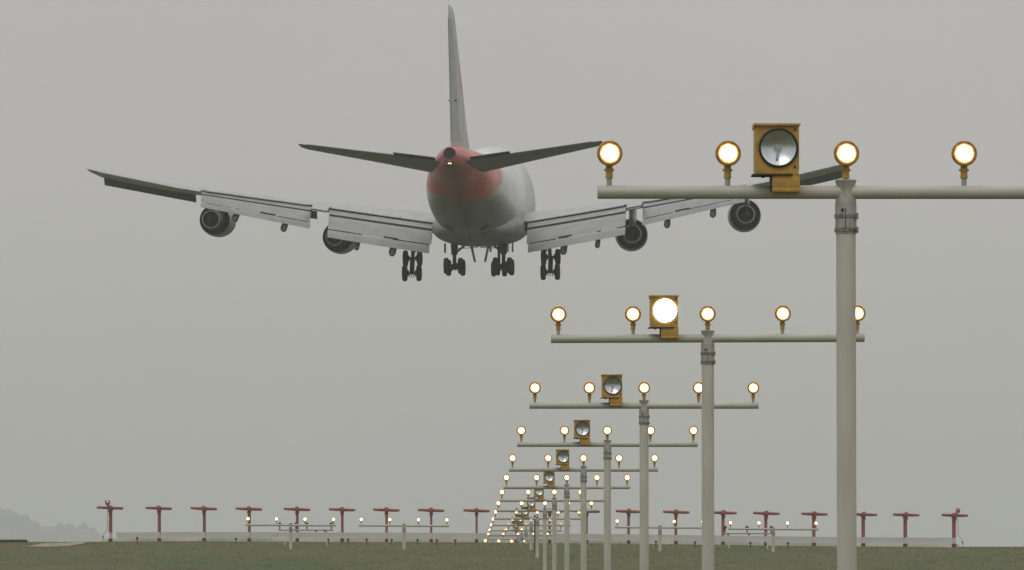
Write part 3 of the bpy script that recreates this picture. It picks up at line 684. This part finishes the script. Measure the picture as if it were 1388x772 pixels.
# ---- engines
def engine(X, Y, Z, s):
    # Y = station of the core nozzle
    o = bpy.data.objects.new('engine', None)
    c = MB(); c.lathe([(5.55, 1.02), (5.7, 1.12), (5.62, 1.22), (5.2, 1.33), (4.4, 1.40), (3.4, 1.39), (2.5, 1.33), (2.05, 1.28), (2.06, 1.255), (2.6, 1.22), (3.2, 1.18), (3.25, 0.001)], n=48)
    cow = c.build('engine', M['nacelle'], AC, ang=40); cow.location = (X, Y, Z); cow.rotation_euler = (R(-1.0), 0, s*R(2.8)); cow.scale = (.94, 1, .94)
    d = MB(); d.lathe([(2.08, 1.25), (2.6, 1.215), (3.1, 1.17), (3.12, 0.80), (3.12, 0.6)], n=48); d.build('fan_duct', M['duct'], cow)
    k = MB(); k.lathe([(3.1, 0.90), (2.2, 0.88), (1.2, 0.82), (0.25, 0.755)], n=40); k.build('core_cowl', M['corecowl'], cow)
    k = MB(); k.lathe([(0.25, 0.755), (0.0, 0.745), (-0.01, 0.66), (0.25, 0.65)], n=40); k.build('nozzle', M['lip'], cow)
    k = MB(); k.lathe([(0.25, 0.69), (0.9, 0.66), (0.92, 0.35), (0.92, 0.3)], n=32); k.build('exhaust_duct', M['duct'], cow)
    k = MB(); k.lathe([(0.95, 0.42), (0.4, 0.38), (-0.15, 0.22), (-0.5, 0.06), (-0.52, 0.001)], n=28); k.build('exhaust_plug', M['corecowl'], cow)
    # pylon from the cowl top to the wing's underside
    x = abs(X); secs = []
    for (yy, zt, zb_, wd) in ((Y+4.6, Z+1.42, Z+1.30, .06), (Y+3.4, Z+1.75, Z+1.15, .24), (Y+1.6, None, Z+0.85, .27), (Y+0.4, None, Z+0.66, .25), (Y-1.0, None, Z+1.0, .19), (Y-2.4, None, Z+1.45, .06)):
        if zt is None:
            u = (XLE(x)-yy)/(XLE(x)-XTE(x)); u = min(.7, max(.03, u)); zt = wpt(x, u, -1).z+.15
        zb_ = min(zb_, zt-.1)
        secs.append([Vector((X-wd, yy, zb_)), Vector((X+wd, yy, zb_)), Vector((X+wd, yy, zt)), Vector((X-wd, yy, zt))])
    b = MB(); b.loft(secs); b.build('pylon', M['nacelle'], AC, bevel=0.04)
for s in (-1, 1):
    engine(s*11.8+.08, 1.2, 3.62, s); engine(s*20.95, -4.2, 5.02, s)

# ---- tail
def foil(n=10):
    us = [(1-math.cos(math.pi*i/n))/2 for i in range(n+1)]
    return [(u, 1) for u in us]+[(u, -1) for u in us[::-1][1:-1]]
b = MB(); secs = []
for z, le, te, t in ((9.3, -18.5, -33.6, .085), (10.0, -20.3, -33.8, .092), (11.2, -22.6, -34.1, .10), (15, -26.9, -35.3, .096), (19.5, -31.8, -36.6, .09), (20.05, -32.6, -36.7, .055), (20.2, -33.4, -36.6, .01)):
    c = le-te; secs.append([Vector((sd*naca(u, t)*c, le-u*c, z)) for u, sd in foil()])
b.loft(secs); FIN = b.build('fin', M['fin'], AC, ang=50)
ft = M['fin'].node_tree; pb = ft.nodes['Principled BSDF']; src_ = pb.inputs['Base Color'].links[0].from_socket
c_ = N(ft, 'ShaderNodeTexCoord'); v_ = N(ft, 'ShaderNodeVectorMath', operation='DISTANCE'); v_.inputs[1].default_value = (0, -28.4, 15.6)
m_ = N(ft, 'ShaderNodeVectorMath', operation='MULTIPLY'); m_.inputs[1].default_value = (0, 1, 1); ft.links.new(c_.outputs['Object'], m_.inputs[0]); ft.links.new(m_.outputs[0], v_.inputs[0])
g_ = N(ft, 'ShaderNodeMapRange'); g_.inputs['From Min'].default_value = 2.1; g_.inputs['From Max'].default_value = 1.7; ft.links.new(v_.outputs['Value'], g_.inputs['Value'])
x_ = N(ft, 'ShaderNodeMix', data_type='RGBA'); x_.inputs[7].default_value = (0.5, 0.16, 0.15, 1); ft.links.new(g_.outputs[0], x_.inputs[0]); ft.links.new(src_, x_.inputs[6]); ft.links.new(x_.outputs[2], pb.inputs['Base Color'])
for z0, z1 in ((10.3, 13.25), (13.4, 19.2)):       # two rudders, upper and lower
    b = MB(); secs = []
    for z in (z0, (z0+z1)/2, z1):
        le = interp([(9.3, -18.5), (10, -20.3), (11.2, -22.6), (15, -26.9), (19.2, -31.6)], z); te = interp([(9.3, -33.6), (15, -35.3), (19.2, -36.6)], z); c = le-te
        w0 = naca(.70, .098)*c+.012; secs.append([Vector((-w0, le-.70*c, z)), Vector((w0, le-.70*c, z)), Vector((.03, te-.04, z)), Vector((-.03, te-.04, z))])
    b.loft(secs); b.build('rudder', mat('rudder_paint', (0.40, 0.41, 0.40), 0.45, col2=(0.30, 0.31, 0.30), scale=1), FIN, smooth=False)
b = MB(); b.box((0, -30.6, 13.32), (0.60, 5.2, 0.06)); b.build('rudder_gap', M['flapdark'], FIN)
for s in (-1, 1):
    b = MB(); secs = []
    for x, t in ((0.3, .12), (2, .115), (6, .105), (10.6, .095), (11.08, .03)):
        le = -25.0-max(0, x-1)*0.86; te = interp([(0, -33.9), (11.1, -36.7)], x); c = le-te; z = 8.42+x*0.148
        secs.append([Vector((s*x, le-u*c, z + (-R(3.4))*((.45-u)*c) + sd*naca(u, t)*c)) for u, sd in foil()])
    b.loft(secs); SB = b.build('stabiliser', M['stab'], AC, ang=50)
    for pn, x0, x1, dz_ in (('elevator', 1.3, 4.25, 0.20), ('elevator', 4.32, 10.4, 0.02)):
        b = MB(); secs = []
        for x in (x0, x1):
            le = -25.0-max(0, x-1)*0.86; te = interp([(0, -33.9), (11.1, -36.7)], x); c = le-te; z = 8.42+x*0.148
            def zz(u): return z-R(3.4)*((.45-u)*c)
            u = .72; h = naca(u, .095)*c+.012
            secs.append([Vector((s*x, le-u*c, zz(u)+h)), Vector((s*x, te-.12, zz(1)+dz_+.035)), Vector((s*x, te-.12, zz(1)+dz_-.02)), Vector((s*x, le-u*c, zz(u)-h))])
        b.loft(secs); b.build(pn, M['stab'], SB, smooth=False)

# ---- landing gear
def wheel(parent, c, r=0.635, w_=0.42):
    b = MB(); b.lathe([(-w_/2+.05, r*.45), (-w_/2, r*.62), (-w_/2+.02, r*.86), (-w_/2+.08, r*.97), (-w_*.15, r), (w_*.15, r), (w_/2-.08, r*.97), (w_/2-.02, r*.86), (w_/2, r*.62), (w_/2-.05, r*.45)], axis=(1, 0, 0), n=36)
    o = b.build('wheel', M['tyre'], parent); o.location = c
    h = MB(); h.lathe([(-w_/2+.06, 0.001), (-w_/2+.04, r*.2), (-w_/2+.08, r*.46), (w_/2-.08, r*.46), (w_/2-.04, r*.2), (w_/2-.06, 0.001)], axis=(1, 0, 0), n=20); h.build('rim', M['gear'], o)
def bogie(X, Y, zc, tilt, half, top, yawd=0.0, name='main_landing_gear', braces=()):
    # leg is a part of the aircraft; its wheels are sub-parts
    b = MB(); cy, sy = math.cos(R(tilt)), math.sin(R(tilt)); ry = Matrix.Rotation(R(yawd), 3, 'Z')
    C_ = Vector((X, Y, zc)); ax = [C_+ry @ Vector((0, k*0.735*cy, k*0.735*sy)) for k in (-1, 1)]
    b.tube(ax[0], ax[1], 0.19, n=12)
    for a in ax: b.tube(a-ry @ Vector((half, 0, 0)), a+ry @ Vector((half, 0, 0)), 0.10, n=12)
    for a in ax:                                    # brake packs
        for s in (-1, 1): b.tube(a+ry @ Vector((s*(half-.32), 0, 0)), a+ry @ Vector((s*(half-.1), 0, 0)), 0.24, n=14)
    T = Vector(top); mid = C_.lerp(T, .48)
    b.tube(C_+Vector((0, 0, -.12)), mid, 0.15, n=14); b.tube(mid, T, 0.24, 0.30, n=14)
    b.tube(mid+Vector((0, 0, -.05)), mid+Vector((0, 0, .12)), 0.25, n=14)
    b.tube(mid+Vector((0, -.30, 0)), C_.lerp(T, .22)+Vector((0, -.42, 0)), 0.05, n=8); b.tube(C_.lerp(T, .22)+Vector((0, -.42, 0)), C_+Vector((0, -.15, .1)), 0.05, n=8)
    for s in (-1, 1): b.tube(C_+Vector((s*.12, -.5*cy-.1, -.5*sy-.12)), C_+Vector((s*.12, .5*cy-.1, .5*sy-.12)), 0.045, n=8)
    for k in range(3): b.tube(ax[0]+Vector(((k-1)*.16, -.1, -.1)), ax[0]+Vector(((k-1)*.17, -.12, -.34)), 0.035, n=6)
    for p0, p1, r_ in braces: b.tube(p0, p1, r_, n=10)
    leg = b.build(name, M['gear'], AC)
    for a in ax:
        for s in (-1, 1): wheel(leg, a+ry @ Vector((s*half, 0, 0)))
for s in (-1, 1):
    bogie(s*5.46, 0.0, 1.24, 53, 0.56, (s*5.30, 0.5, 4.3), braces=((Vector((s*5.3, .2, 2.9)), Vector((s*4.3, .6, 3.7)), .07), (Vector((s*5.2, -.3, 2.3)), Vector((s*5.0, -.5, 3.3)), .06)))
    bogie(s*1.92, -3.0, 1.12, -6, 0.56, (s*1.95, -2.6, 3.2), yawd=-3, braces=((Vector((s*1.85, -2.9, 2.2)), Vector((s*0.75, -2.6, 3.1)), .085), (Vector((s*1.9, -2.7, 2.55)), Vector((s*0.1, -2.7, 2.62)), .03)))
    # hanging doors
    b = MB(); b.box((s*0.52, -1.6, 2.15), (0.06, 2.2, 1.35), rot=None)
    o = b.build('gear_door', M['geardoor'], AC, bevel=0.015); o.rotation_euler = (0, s*R(12), 0); o.location = (-s*0.42, 0, 0.15)
    b = MB(); b.box((s*2.65, -3.0, 2.60), (0.06, 1.6, 0.75)); b.build('gear_door', M['geardoor'], AC, bevel=0.015)
    b = MB(); b.box((0, 0, 0), (0.08, 1.4, 0.95)); o = b.build('gear_door', M['geardoor'], AC, bevel=0.02); o.location = (s*6.35, -0.9, 3.25); o.rotation_euler = (0, -s*R(52), 0)
# nose gear
b = MB(); b.tube((0, 24.2, 0.95), (0, 24.0, 3.3), 0.12, n=12); b.tube((-.45, 24.2, 0.95), (.45, 24.2, 0.95), 0.08, n=10); b.tube((0, 24.2, 1.8), (0, 26, 3.3), 0.07, n=8)
ng = b.build('nose_landing_gear', M['gear'], AC)
for s in (-1, 1): wheel(ng, Vector((s*0.455, 24.2, 0.95)))
for s in (-1, 1):
    b = MB(); b.box((s*0.72, 24.6, 2.75), (0.05, 2.4, 0.8)); b.build('nose_gear_door', M['geardoor'], AC)

# ---------------------------------------------------------------- damp grey air
hz = MB(); hz.box((0, 4750, 74), (8980, 10400, 151)); H_ = hz.build('haze', bpy.data.materials.new('haze'), smooth=False)
hm = H_.data.materials[0]; hm.use_nodes = True; t = hm.node_tree; t.nodes.clear()
pv = N(t, 'ShaderNodeVolumePrincipled'); pv.inputs['Density'].default_value = 0.000205; pv.inputs['Color'].default_value = (0.92, 0.95, 0.97, 1); pv.inputs['Anisotropy'].default_value = 0.2
ho = N(t, 'ShaderNodeOutputMaterial'); t.links.new(pv.outputs[0], ho.inputs['Volume'])
tag(H_, kind='stuff')
